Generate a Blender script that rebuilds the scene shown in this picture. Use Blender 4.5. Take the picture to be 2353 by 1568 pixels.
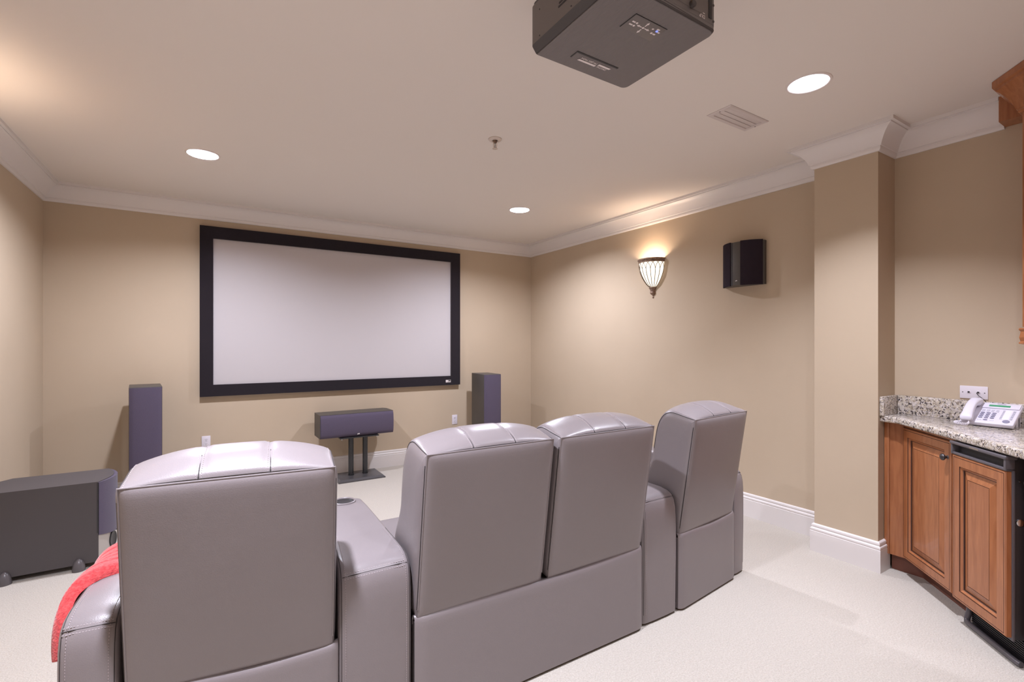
import bpy, bmesh, math, random
from mathutils import Vector, Matrix

for o in list(bpy.data.objects):
    bpy.data.objects.remove(o)
SC = bpy.context.scene
COL = SC.collection
PI = math.pi
R = math.radians

# ------------------------------------------------------------------ camera, world, exposure
CAM_H = 1.37
FPX, YAW, CYPX = 1109.04, 32.164, 792.1
cd = bpy.data.cameras.new('camera')
cd.sensor_width = 36.0
cd.lens = 36.0 * FPX / 2353.0
cd.shift_y = (CYPX - 784.0) / 2353.0
cd.clip_start = 0.05
cam = bpy.data.objects.new('camera', cd)
COL.objects.link(cam)
cam.location = (0, 0, CAM_H)
cam.rotation_euler = (PI / 2, 0, -R(YAW))
SC.camera = cam

W = bpy.data.worlds.new('world')
SC.world = W
W.use_nodes = True
W.node_tree.nodes['Background'].inputs[0].default_value = (1.0, 0.93, 0.88, 1)
W.node_tree.nodes['Background'].inputs[1].default_value = 0.05

SC.view_settings.view_transform = 'Standard'
SC.view_settings.look = 'None'
SC.view_settings.gamma = 1.0
SC.view_settings.use_curve_mapping = False
SC.view_settings.exposure = 0.30
SC.cycles.max_bounces = 14
SC.cycles.diffuse_bounces = 8
SC.cycles.use_denoising = True
SC.cycles.sample_clamp_indirect = 6.0

CAN_W = [22.5, 51.0, 51.0, 56.0, 19.0]          # watts of each ceiling can, last one the added fill
CAN_SPREAD = [109, 178, 178, 128, 175]          # beam of each can, degrees
CAN_COL = (0.85, 0.86, 0.99)
SCONCE_W = 6.0
SCONCE_COL = (1.0, 0.83, 0.69)

# room measures (metres)
XL, XR, YB, ZC = -1.135, 3.65, 5.33, 2.68
YREAR = -0.9
PX, PY0, PY1 = 3.414, 1.287, 1.648        # pilaster front face and its two ends
YBAR, XBAR = 0.055, 2.35                  # short wall behind the bar
CANS = [(2.545, 1.257), (-0.033, 3.938), (2.557, 3.927), (-0.033, 1.262), (1.27, 0.10)]  # last can is an unseen one added to fill the room with light

# ------------------------------------------------------------------ materials
MATS = {}


def nodes_of(m):
    nt = m.node_tree
    return nt, nt.nodes, nt.links


def mat(name, col, rough=0.5, metal=0.0, spec=0.5, coat=0.0, sheen=0.0, emit=None, estr=0.0):
    m = bpy.data.materials.new(name)
    m.use_nodes = True
    b = m.node_tree.nodes['Principled BSDF']
    b.inputs['Base Color'].default_value = (*col, 1)
    b.inputs['Roughness'].default_value = rough
    b.inputs['Metallic'].default_value = metal
    b.inputs['Specular IOR Level'].default_value = spec
    b.inputs['Coat Weight'].default_value = coat
    b.inputs['Sheen Weight'].default_value = sheen
    if emit:
        b.inputs['Emission Color'].default_value = (*emit, 1)
        b.inputs['Emission Strength'].default_value = estr
    MATS[name] = m
    return m


def add_bump(m, scale, strength, dist=0.002, kind='noise', detail=3.0, stretch=None, extra=None):
    nt, N, L = nodes_of(m)
    b = N['Principled BSDF']
    tc = N.new('ShaderNodeTexCoord')
    mp = N.new('ShaderNodeMapping')
    L.new(tc.outputs['Object'], mp.inputs[0])
    if stretch:
        mp.inputs['Scale'].default_value = stretch
    if kind == 'noise':
        t = N.new('ShaderNodeTexNoise')
        t.inputs['Scale'].default_value = scale
        t.inputs['Detail'].default_value = detail
        out = t.outputs[0]
    else:
        t = N.new('ShaderNodeTexVoronoi')
        t.inputs['Scale'].default_value = scale
        out = t.outputs['Distance']
    L.new(mp.outputs[0], t.inputs['Vector'])
    bp = N.new('ShaderNodeBump')
    bp.inputs['Strength'].default_value = strength
    bp.inputs['Distance'].default_value = dist
    L.new(out, bp.inputs['Height'])
    if b.inputs['Normal'].is_linked:
        L.new(b.inputs['Normal'].links[0].from_socket, bp.inputs['Normal'])
    L.new(bp.outputs[0], b.inputs['Normal'])
    return m


def vary(m, c1, c2, scale, detail=4.0, lo=0.35, hi=0.65, stretch=None, dist=0.0):
    nt, N, L = nodes_of(m)
    b = N['Principled BSDF']
    tc = N.new('ShaderNodeTexCoord')
    mp = N.new('ShaderNodeMapping')
    if stretch:
        mp.inputs['Scale'].default_value = stretch
    L.new(tc.outputs['Object'], mp.inputs[0])
    t = N.new('ShaderNodeTexNoise')
    t.inputs['Scale'].default_value = scale
    t.inputs['Detail'].default_value = detail
    t.inputs['Distortion'].default_value = dist
    L.new(mp.outputs[0], t.inputs['Vector'])
    r = N.new('ShaderNodeValToRGB')
    r.color_ramp.elements[0].position = lo
    r.color_ramp.elements[1].position = hi
    r.color_ramp.elements[0].color = (*c1, 1)
    r.color_ramp.elements[1].color = (*c2, 1)
    L.new(t.outputs[0], r.inputs[0])
    L.new(r.outputs[0], b.inputs['Base Color'])
    return m


mat('wall', (0.47, 0.39, 0.30), 0.75, spec=0.25)
vary(MATS['wall'], (0.50, 0.405, 0.298), (0.525, 0.428, 0.318), 1.3)
add_bump(MATS['wall'], 260, 0.12, 0.001)
mat('ceiling', (0.74, 0.69, 0.64), 0.85, spec=0.15)
add_bump(MATS['ceiling'], 220, 0.1, 0.001)
mat('trim', (0.72, 0.685, 0.67), 0.42, spec=0.45)
mat('carpet', (0.72, 0.63, 0.52), 0.98, spec=0.05, sheen=0.25)
vary(MATS['carpet'], (0.46, 0.415, 0.355), (0.58, 0.54, 0.485), 150, 5.0, 0.3, 0.7)
add_bump(MATS['carpet'], 210, 0.9, 0.006, detail=2.0)
add_bump(MATS['carpet'], 26, 0.35, 0.006, detail=2.0)
mat('leather', (0.208, 0.182, 0.187), 0.36, spec=0.5, coat=0.12)
MATS['leather'].node_tree.nodes['Principled BSDF'].inputs['Coat Roughness'].default_value = 0.3
add_bump(MATS['leather'], 330, 0.13, 0.0012, 'voronoi')
add_bump(MATS['leather'], 9, 0.10, 0.01, detail=2.0)
mat('seam', (0.03, 0.024, 0.024), 0.8)
mat('thread', (0.42, 0.36, 0.37), 0.6)
mat('cup_black', (0.012, 0.012, 0.014), 0.3)
mat('screen_fabric', (0.52, 0.49, 0.50), 0.9, spec=0.1)
mat('velvet', (0.018, 0.014, 0.018), 0.95, spec=0.1, sheen=0.25)
add_bump(MATS['velvet'], 400, 0.5, 0.002)
mat('grille', (0.095, 0.078, 0.118), 0.95, spec=0.1, sheen=0.15)  # dark grey cloth with the lavender cast of the light put into its colour
add_bump(MATS['grille'], 420, 0.7, 0.002)
mat('dark_grille', (0.030, 0.022, 0.030), 0.95, spec=0.1)
add_bump(MATS['dark_grille'], 420, 0.5, 0.002)
mat('ash', (0.075, 0.066, 0.058), 0.5, spec=0.4)
add_bump(MATS['ash'], 120, 0.15, 0.001, stretch=(1, 1, .05))
mat('sub_vinyl', (0.078, 0.070, 0.073), 0.55, spec=0.4)
add_bump(MATS['sub_vinyl'], 300, 0.3, 0.001)
mat('sub_front', (0.42, 0.39, 0.36), 0.35, spec=0.5)
mat('sub_foot', (0.10, 0.09, 0.095), 0.3)
mat('gloss_black', (0.018, 0.018, 0.02), 0.22, spec=0.6)
mat('plate_steel', (0.10, 0.095, 0.10), 0.28, metal=0.4)
mat('chrome', (0.6, 0.6, 0.63), 0.18, metal=1.0)
mat('white_plastic', (0.72, 0.68, 0.74), 0.35)
mat('slot_dark', (0.03, 0.028, 0.03), 0.6)
mat('projector', (0.165, 0.148, 0.147), 0.55, spec=0.4)
nt, N, L = nodes_of(MATS['projector'])
tc = N.new('ShaderNodeTexCoord'); wv = N.new('ShaderNodeTexWave'); bp = N.new('ShaderNodeBump')
wv.inputs['Scale'].default_value = 60
wv.bands_direction = 'X'
L.new(tc.outputs['Object'], wv.inputs['Vector'])
bp.inputs['Strength'].default_value = 0.35
bp.inputs['Distance'].default_value = 0.002
L.new(wv.outputs['Fac'], bp.inputs['Height'])
L.new(bp.outputs[0], N['Principled BSDF'].inputs['Normal'])
mat('projector_side', (0.15, 0.132, 0.126), 0.5)
mat('projector_dark', (0.06, 0.052, 0.051), 0.5)
mat('print_white', (0.72, 0.66, 0.66), 0.5)
mat('label_yellow', (0.75, 0.45, 0.06), 0.5)
mat('led_blue', (0.1, 0.12, 0.9), 0.4, emit=(0.15, 0.2, 1.0), estr=1.5)
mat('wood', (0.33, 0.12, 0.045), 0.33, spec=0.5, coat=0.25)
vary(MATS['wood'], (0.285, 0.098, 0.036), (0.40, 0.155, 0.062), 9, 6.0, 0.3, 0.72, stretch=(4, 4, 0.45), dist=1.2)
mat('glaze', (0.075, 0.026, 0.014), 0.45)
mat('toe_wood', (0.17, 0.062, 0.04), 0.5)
mat('knob', (0.09, 0.085, 0.09), 0.3, metal=0.8)
mat('ice_black', (0.016, 0.013, 0.015), 0.4)
mat('ice_grey', (0.10, 0.09, 0.10), 0.35)
mat('can_trim', (0.72, 0.66, 0.63), 0.45)
mat('can_reflector', (0.85, 0.85, 0.88), 0.25, spec=0.6)
mat('can_bulb', (0.9, 0.9, 1.0), 0.4, emit=(0.95, 0.95, 1.0), estr=4.0)
mat('iron', (0.20, 0.125, 0.085), 0.55, metal=0.25)
vary(MATS['iron'], (0.16, 0.095, 0.065), (0.30, 0.20, 0.14), 60)
mat('rib_iron', (0.060, 0.034, 0.018), 0.6, metal=0.2)
mat('shade_glass', (0.92, 0.86, 0.76), 0.5, emit=(1.0, 0.86, 0.68), estr=1.15)
mat('sprinkler', (0.62, 0.54, 0.48), 0.35, metal=0.3)
mat('blanket', (0.62, 0.055, 0.065), 0.95, spec=0.1, sheen=0.4)
vary(MATS['blanket'], (0.47, 0.042, 0.048), (0.62, 0.085, 0.085), 120)
add_bump(MATS['blanket'], 170, 0.8, 0.004)
mat('phone', (0.62, 0.60, 0.69), 0.38)
mat('phone_key', (0.22, 0.21, 0.30), 0.5)
mat('lcd', (0.03, 0.20, 0.10), 0.3, emit=(0.05, 0.30, 0.16), estr=0.25)
mat('vent_metal', (0.60, 0.54, 0.52), 0.45)
mat('under_light', (1, 1, 1), 0.5, emit=(1.0, 0.93, 0.95), estr=6.0)

# granite
g = mat('granite', (0.6, 0.55, 0.5), 0.16, spec=0.5)
nt, N, L = nodes_of(g)
b = N['Principled BSDF']
tc = N.new('ShaderNodeTexCoord')
nz = N.new('ShaderNodeTexNoise'); nz.inputs['Scale'].default_value = 34; nz.inputs['Detail'].default_value = 4
mx = N.new('ShaderNodeMix'); mx.data_type = 'RGBA'; mx.inputs[0].default_value = 0.045
L.new(tc.outputs['Object'], nz.inputs['Vector'])
L.new(tc.outputs['Object'], mx.inputs[6]); L.new(nz.outputs['Color'], mx.inputs[7])
v1 = N.new('ShaderNodeTexVoronoi'); v1.inputs['Scale'].default_value = 135
L.new(mx.outputs[2], v1.inputs['Vector'])
r1 = N.new('ShaderNodeValToRGB')
els = r1.color_ramp.elements
els[0].position = 0.0; els[0].color = (0.05, 0.04, 0.045, 1)
els[1].position = 1.0; els[1].color = (0.72, 0.66, 0.62, 1)
for p_, c_ in ((0.09, (0.09, 0.075, 0.08)), (0.15, (0.34, 0.28, 0.22)), (0.45, (0.60, 0.54, 0.44)), (0.72, (0.50, 0.46, 0.45))):
    e = els.new(p_); e.color = (*c_, 1)
sep = N.new('ShaderNodeSeparateColor')
L.new(v1.outputs['Color'], sep.inputs[0])
L.new(sep.outputs[0], r1.inputs[0])
v2 = N.new('ShaderNodeTexVoronoi'); v2.feature = 'DISTANCE_TO_EDGE'; v2.inputs['Scale'].default_value = 75
L.new(mx.outputs[2], v2.inputs['Vector'])
r2 = N.new('ShaderNodeValToRGB')
r2.color_ramp.elements[0].position = 0.0; r2.color_ramp.elements[0].color = (0.09, 0.075, 0.085, 1)
r2.color_ramp.elements[1].position = 0.09; r2.color_ramp.elements[1].color = (1, 1, 1, 1)
L.new(v2.outputs['Distance'], r2.inputs[0])
n3 = N.new('ShaderNodeTexNoise'); n3.inputs['Scale'].default_value = 40
L.new(tc.outputs['Object'], n3.inputs['Vector'])
r3 = N.new('ShaderNodeValToRGB')
r3.color_ramp.elements[0].position = 0.44; r3.color_ramp.elements[1].position = 0.56
L.new(n3.outputs[0], r3.inputs[0])
mm = N.new('ShaderNodeMix'); mm.data_type = 'RGBA'; mm.blend_type = 'MULTIPLY'
L.new(r3.outputs[0], mm.inputs[0])
L.new(r1.outputs[0], mm.inputs[6]); L.new(r2.outputs[0], mm.inputs[7])
L.new(mm.outputs[2], b.inputs['Base Color'])


# ------------------------------------------------------------------ geometry helpers
class MB:
    """collects geometry; build() links it as ONE mesh object"""

    def __init__(self):
        self.v = []
        self.f = []
        self.m = []

    def add(self, vs, fs, mi=0):
        n = len(self.v)
        self.v += [tuple(p) for p in vs]
        for f in fs:
            self.f.append([n + i for i in f])
            self.m.append(mi)
        return self

    def box(self, x0, x1, y0, y1, z0, z1, bev=0.0, seg=2, mi=0):
        bm = bmesh.new()
        bmesh.ops.create_cube(bm, size=1.0)
        for v in bm.verts:
            v.co = Vector(((x0 + x1) / 2 + v.co.x * (x1 - x0), (y0 + y1) / 2 + v.co.y * (y1 - y0), (z0 + z1) / 2 + v.co.z * (z1 - z0)))
        if bev > 0:
            bmesh.ops.bevel(bm, geom=list(bm.edges), offset=bev, segments=seg, profile=0.5, affect='EDGES')
        self.addbm(bm, mi)
        return self

    def addbm(self, bm, mi=0):
        bm.verts.ensure_lookup_table()
        bm.verts.index_update()
        self.add([v.co[:] for v in bm.verts], [[v.index for v in f.verts] for f in bm.faces], mi)
        bm.free()

    def grid(self, fn, nu, nv, mi=0, flip=False):
        vs = [fn(i / nu, j / nv) for i in range(nu + 1) for j in range(nv + 1)]
        fs = []
        for i in range(nu):
            for j in range(nv):
                a = i * (nv + 1) + j
                q = [a, a + nv + 1, a + nv + 2, a + 1]
                fs.append(q[::-1] if flip else q)
        return self.add(vs, fs, mi)

    def lathe(self, prof, n=32, a0=0.0, a1=2 * PI, c=(0, 0, 0), mi=0, capped=False):
        full = abs(a1 - a0) > 2 * PI - 1e-6
        k = n if full else n + 1
        vs = []
        for r, z in prof:
            for i in range(k):
                a = a0 + (a1 - a0) * i / n
                vs.append((c[0] + r * math.cos(a), c[1] + r * math.sin(a), c[2] + z))
        fs = []
        for j in range(len(prof) - 1):
            for i in range(n):
                i2 = (i + 1) % k if full else i + 1
                fs.append([j * k + i, j * k + i2, (j + 1) * k + i2, (j + 1) * k + i])
        if capped:
            fs.append(list(range(k))[::-1])
            fs.append([(len(prof) - 1) * k + i for i in range(k)])
        return self.add(vs, fs, mi)

    def tube(self, pts, r, n=8, closed=False, mi=0, cap=True, up=None):
        pts = [Vector(p) for p in pts]
        k = len(pts)
        vs = []
        prev = None
        for i, p in enumerate(pts):
            if closed:
                d = pts[(i + 1) % k] - pts[i - 1]
            else:
                d = pts[min(i + 1, k - 1)] - pts[max(i - 1, 0)]
            d.normalize()
            if prev is None:
                ref = Vector(up) if up else (Vector((0, 0, 1)) if abs(d.z) < 0.9 else Vector((1, 0, 0)))
                a = (ref - d * ref.dot(d)).normalized()
            else:
                a = (prev - d * prev.dot(d)).normalized()
            prev = a
            bb = d.cross(a)
            rr = r[i] if isinstance(r, (list, tuple)) else r
            for j in range(n):
                t = 2 * PI * j / n
                vs.append(p + a * (rr * math.cos(t)) + bb * (rr * math.sin(t)))
        fs = []
        for i in range(k if closed else k - 1):
            i2 = (i + 1) % k
            for j in range(n):
                j2 = (j + 1) % n
                fs.append([i * n + j, i * n + j2, i2 * n + j2, i2 * n + j])
        if cap and not closed:
            fs.append(list(range(n))[::-1])
            fs.append([(k - 1) * n + j for j in range(n)])
        return self.add(vs, fs, mi)

    def prism(self, poly, z0, z1, mi=0):
        n = len(poly)
        vs = [(x, y, z0) for x, y in poly] + [(x, y, z1) for x, y in poly]
        fs = [list(range(n))[::-1], list(range(n, 2 * n))]
        fs += [[i, (i + 1) % n, n + (i + 1) % n, n + i] for i in range(n)]
        return self.add(vs, fs, mi)

    def rings(self, w, h, prof, mats=None, fill=True):
        """nested mitred rectangles in the xz plane, depth towards -y; prof = [(inset, depth)...]"""
        vs = []
        for ins, d in prof:
            vs += [(ins, -d, ins), (w - ins, -d, ins), (w - ins, -d, h - ins), (ins, -d, h - ins)]
        n0 = len(self.v)
        self.v += vs
        for k in range(len(prof) - 1):
            for i in range(4):
                j = (i + 1) % 4
                self.f.append([n0 + 4 * k + i, n0 + 4 * k + j, n0 + 4 * k + 4 + j, n0 + 4 * k + 4 + i])
                self.m.append(mats[k] if mats else 0)
        if fill:
            k = len(prof) - 1
            self.f.append([n0 + 4 * k + i for i in range(4)])
            self.m.append(0)
        return self

    def xform(self, M):
        self.v = [tuple(M @ Vector(p)) for p in self.v]
        return self

    def build(self, name, mats, parent=None, smooth=True, ang=38, fix=True):
        me = bpy.data.meshes.new(name)
        me.from_pydata(self.v, [], self.f)
        if not isinstance(mats, (list, tuple)):
            mats = [mats]
        for m in mats:
            me.materials.append(MATS[m] if isinstance(m, str) else m)
        if any(self.m):  # second material slot in use
            me.polygons.foreach_set('material_index', self.m)
        bm = bmesh.new()
        bm.from_mesh(me)
        bmesh.ops.remove_doubles(bm, verts=bm.verts, dist=1e-5)
        if fix:
            bmesh.ops.recalc_face_normals(bm, faces=bm.faces)
        for f in bm.faces:
            f.smooth = smooth
        lim = R(ang)
        for e in bm.edges:
            if len(e.link_faces) == 2:
                e.smooth = e.calc_face_angle(0) < lim
            else:
                e.smooth = True
        bm.to_mesh(me)
        bm.free()
        ob = bpy.data.objects.new(name, me)
        COL.objects.link(ob)
        if parent:
            ob.parent = parent
        return ob


def thing(name, label, cat, loc=(0, 0, 0), rotz=0.0, group=None):
    o = bpy.data.objects.new(name, None)
    o.empty_display_size = 0.1
    COL.objects.link(o)
    o.location = loc
    o.rotation_euler = (0, 0, rotz)
    return tag(o, label, cat, group)


def tag(o, label, cat, group=None):
    o['label'] = label
    o['category'] = cat
    if group:
        o['group'] = group
    return o


def struct(o, label=None):
    o['kind'] = 'structure'
    if label:
        o['label'] = label
    return o


def text(name, s, size, m, parent, M, depth=0.0004, align='CENTER', bold=0.0):
    cu = bpy.data.curves.new(name, 'FONT')
    cu.body = s
    cu.size = size
    cu.extrude = depth
    cu.offset = bold
    cu.align_x = align
    cu.align_y = 'CENTER'
    tmp = bpy.data.objects.new('tmp', cu)
    COL.objects.link(tmp)
    dg = bpy.context.evaluated_depsgraph_get()
    me = bpy.data.meshes.new_from_object(tmp.evaluated_get(dg))
    bpy.data.objects.remove(tmp)
    me.materials.clear()
    me.materials.append(MATS[m])
    me.transform(M)
    o = bpy.data.objects.new(name, me)
    COL.objects.link(o)
    o.parent = parent
    return o


def copy_tree(o, parent=None):
    c = o.copy()
    COL.objects.link(c)
    c.parent = parent
    for ch in [q for q in bpy.data.objects if q.parent == o]:
        copy_tree(ch, c)
    return c


def resample(pts, n):
    """Catmull-Rom through pts, n+1 samples"""
    k = len(pts)
    out = []
    for i in range(n + 1):
        u = i / n * (k - 1)
        j = min(int(u), k - 2)
        f = u - j
        p0, p1, p2, p3 = pts[max(j - 1, 0)], pts[j], pts[j + 1], pts[min(j + 2, k - 1)]
        out.append(tuple(0.5 * (2 * b_ + (c_ - a_) * f + (2 * a_ - 5 * b_ + 4 * c_ - d_) * f * f + (3 * b_ - a_ - 3 * c_ + d_) * f ** 3)
                         for a_, b_, c_, d_ in zip(p0, p1, p2, p3)))
    return out


# ------------------------------------------------------------------ room shell
struct(MB().box(XL - .12, XL, YREAR - .12, YB + .12, 0, ZC + .1).build('wall_left', 'wall', smooth=False), 'tan painted wall at left')
struct(MB().box(XL, XR, YB, YB + .12, 0, ZC + .1).build('wall_back', 'wall', smooth=False), 'tan painted wall behind the projection screen')
struct(MB().box(XR, XR + .12, YREAR - .12, YB + .12, 0, ZC + .1).build('wall_right', 'wall', smooth=False), 'tan painted wall at right')
struct(MB().box(PX, XR, PY0, PY1, 0, ZC).build('wall_pilaster', 'wall', smooth=False), 'tan painted pilaster beside the bar')
struct(MB().box(XBAR, XR, YREAR - .12, YBAR, 0, ZC + .1).build('wall_bar', 'wall', smooth=False), 'short tan wall behind the bar')
struct(MB().box(XL, XBAR, YREAR - .12, YREAR, 0, ZC + .1).build('wall_rear', 'wall', smooth=False), 'tan wall behind the seats')
struct(MB().box(XL - .12, XR + .12, YREAR - .12, YB + .12, -.1, 0).build('floor', 'carpet', smooth=False), 'cream carpeted floor')

# ceiling with round openings for the four cans and the added fill can
cm = MB()
RC, HS = 0.094, 0.15
xs = [XL - .12] + [c + q for c in (-0.033, 1.27, 2.551) for q in (-HS, HS)] + [XR + .12]
ys = [YREAR - .12] + [c + q for c in (0.10, 1.2595, 3.9325) for q in (-HS, HS)] + [YB + .12]
for i in range(7):
    for j in range(7):
        x0, x1, y0, y1 = xs[i], xs[i + 1], ys[j], ys[j + 1]
        can = [c for c in CANS if x0 < c[0] < x1 and y0 < c[1] < y1]
        if not can:
            cm.add([(x0, y0, ZC), (x1, y0, ZC), (x1, y1, ZC), (x0, y1, ZC)], [[0, 1, 2, 3]])
        else:
            c = can[0]
            vs = []
            n = 48
            for k in range(n):
                a = 2 * PI * k / n + PI / 4
                dx, dy = math.cos(a), math.sin(a)
                vs.append((c[0] + RC * dx, c[1] + RC * dy, ZC))
            for k in range(n):
                a = 2 * PI * k / n + PI / 4
                dx, dy = math.cos(a), math.sin(a)
                s = 1 / max(abs(dx), abs(dy))
                px, py = dx * s, dy * s
                vs.append((x0 + (x1 - x0) * (px + 1) / 2, y0 + (y1 - y0) * (py + 1) / 2, ZC))
            cm.add(vs, [[k, (k + 1) % n, n + (k + 1) % n, n + k] for k in range(n)])
co = cm.build('ceiling', 'ceiling', smooth=False, fix=False)
struct(co, 'painted ceiling')
struct(MB().box(XL - .12, XR + .12, YREAR - .12, YB + .12, ZC + .2, ZC + .25).build('ceiling_deck', 'ceiling', smooth=False))

# crown and baseboard: one mitred run for each wall
ROOM = [(XL, YREAR), (XL, YB), (XR, YB), (XR, PY1), (PX, PY1), (PX, PY0), (XR, PY0), (XR, YBAR), (XBAR, YBAR), (XBAR, YREAR)]
SIDE = ['left', 'back', 'right', 'pilaster_far', 'pilaster', 'pilaster_near', 'bar_side', 'bar_back', 'bar_end', 'rear']
CROWN = [(0, -.145), (.010, -.145), (.0155, -.139), (.018, -.130), (.018, -.118), (.025, -.116), (.027, -.108), (.034, -.092), (.045, -.072),
         (.060, -.052), (.077, -.037), (.094, -.028), (.101, -.026), (.101, -.019), (.118, -.019), (.118, 0), (0, 0)]
BASE = [(0, 0), (.019, 0), (.019, .134), (.0165, .137), (.0185, .141), (.0195, .147), (.0175, .153), (.013, .156), (.011, .160), (.013, .164), (.0135, .171),
        (.011, .178), (.005, .183), (0, .183)]


def run(i, prof, z0, ext0=None, ext1=None):
    n = len(ROOM)
    P = [Vector(q) for q in (ROOM[i - 1], ROOM[i], ROOM[(i + 1) % n], ROOM[(i + 2) % n])]
    def nrm(a, b_):
        d = (b_ - a).normalized()
        return Vector((d.y, -d.x))
    n0, n1, n2 = nrm(P[0], P[1]), nrm(P[1], P[2]), nrm(P[2], P[3])
    ma = (n0 + n1) / (1 + n0.dot(n1))
    mb = (n1 + n2) / (1 + n1.dot(n2))
    m = MB()
    k = len(prof)
    vs = []
    for base, mit in ((ext0 or P[1], n1 if ext0 else ma), (ext1 or P[2], n1 if ext1 else mb)):
        for p, z in prof:
            q = Vector(base) + mit * p
            vs.append((q.x, q.y, z0 + z))
    fs = [[j, (j + 1) % k, k + (j + 1) % k, k + j] for j in range(k)]
    fs += [list(range(k)), list(range(k, 2 * k))[::-1]]
    m.add(vs, fs)
    return m


tn = 0
for i in range(10):
    if SIDE[i] == 'bar_back':
        continue
    tn += 1
    if SIDE[i] == 'bar_side':
        m = run(i, CROWN, ZC, ext1=(XR, 0.791))
    else:
        m = run(i, CROWN, ZC)
    struct(m.build('trim_%d' % tn, 'trim', ang=30), 'painted crown moulding')
for i in range(10):
    if SIDE[i] in ('bar_back', 'bar_side'):
        continue
    m = run(i, BASE, 0, ext1=(3.53, PY0) if SIDE[i] == 'pilaster_near' else None)
    struct(m.build('baseboard_%s' % SIDE[i], 'trim', ang=30), 'tall painted baseboard')

# ------------------------------------------------------------------ recessed ceiling cans
can_labels = ['bright recessed ceiling can nearest the bar, beside the air register', 'bright recessed ceiling can above the left end of the screen',
              'bright recessed ceiling can above the right end of the screen', 'recessed ceiling can above the left recliner, out of view', 'unseen ceiling can added as fill light at the back of the room']
for (cx, cy), lab, cw, cs in zip(CANS, can_labels, CAN_W, CAN_SPREAD):
    t = thing('recessed_light', lab, 'ceiling light', (cx, cy, ZC), 0, 'recessed ceiling cans')
    MB().lathe([(.089, .004), (.089, -.002), (.092, -.005), (.101, -.004), (.1035, .0)], 48).build('trim_ring', 'can_trim', t)
    MB().lathe([(.089, .002), (.084, .02), (.077, .05), (.072, .062)], 48).build('reflector', 'can_reflector', t)
    MB().lathe([(.072, .062), (.072, .10), (.0001, .10)], 48).build('housing', 'can_reflector', t)
    MB().lathe([(.0001, .064), (.03, .066), (.052, .074), (.060, .085), (.060, .0995)], 32).build('bulb', 'can_bulb', t)
    ld = bpy.data.lights.new('can_lamp', 'AREA')
    ld.shape = 'DISK'
    ld.size = 0.11
    ld.spread = R(cs)
    ld.energy = cw
    ld.color = CAN_COL
    lo = bpy.data.objects.new('can_lamp', ld)
    COL.objects.link(lo)
    lo.parent = t
    lo.location = (0, 0, .034)

# ------------------------------------------------------------------ sconces


def make_sconce(label, loc, rotz):
    """local: wall plane is y=0, the bowl bulges to -y"""
    t = thing('wall_sconce', label, 'wall lamp', loc, rotz, 'iron lattice sconces')
    H0, H1 = 0.0, 0.235
    def rad(u):
        return 0.026 + (0.132 - 0.026) * (math.sin(u * PI / 2) ** 0.72)
    n = 18
    prof = [(rad(i / n), H0 + (H1 - H0) * i / n) for i in range(n + 1)]
    MB().lathe(prof, 28, PI, 2 * PI).build('glass_shade', 'shade_glass', t)
    rim = [(.132, .232), (.138, .232), (.140, .240), (.137, .246), (.143, .250), (.148, .258), (.147, .266), (.140, .270), (.132, .268), (.132, .232)]
    MB().lathe(rim, 28, PI, 2 * PI).build('rim', 'iron', t)
    ribs = MB()
    K = 9
    D = PI / K
    def pt(a, u, off=.004):
        r = rad(u) + off
        return (r * math.cos(a), r * math.sin(a), H0 + (H1 - H0) * u)
    for k in range(K + 1):
        a = PI + D * k
        ribs.tube([pt(a, u / 20 * .66) for u in range(21)], .0028, 6)
        for s in (-1, 1):
            if (k == 0 and s < 0) or (k == K and s > 0):
                continue
            ribs.tube([pt(a + s * D * (1 - math.cos(f / 12 * PI / 2)) ** .9, .66 + .34 * math.sin(f / 12 * PI / 2) ** .9) for f in range(13)], .0022, 6)
    ribs.build('lattice', 'rib_iron', t)
    fin = [(.0001, -.108), (.006, -.106), (.010, -.098), (.008, -.090), (.005, -.085), (.008, -.080), (.018, -.072), (.028, -.062), (.031, -.055),
           (.030, -.050), (.027, -.046), (.027, -.036), (.032, -.020), (.040, -.010), (.042, -.006), (.040, -.001), (.030, .002)]
    MB().lathe(fin, 24, PI, 2 * PI).build('finial', 'iron', t)
    MB().box(-.035, .035, -.006, 0, .06, .225, .002).build('backplate', 'iron', t)
    ld = bpy.data.lights.new('sconce_lamp', 'POINT')
    ld.energy = SCONCE_W
    ld.color = SCONCE_COL
    ld.shadow_soft_size = 0.025
    lo = bpy.data.objects.new('sconce_lamp', ld)
    COL.objects.link(lo)
    lo.parent = t
    lo.location = (0, -.075, .195)
    return t


make_sconce('lit iron lattice sconce on the right wall beside the box speaker', (XR, 3.232, 1.925), R(-90))
make_sconce('lit iron lattice sconce on the left wall', (XL, 3.232, 1.925), R(90))

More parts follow.
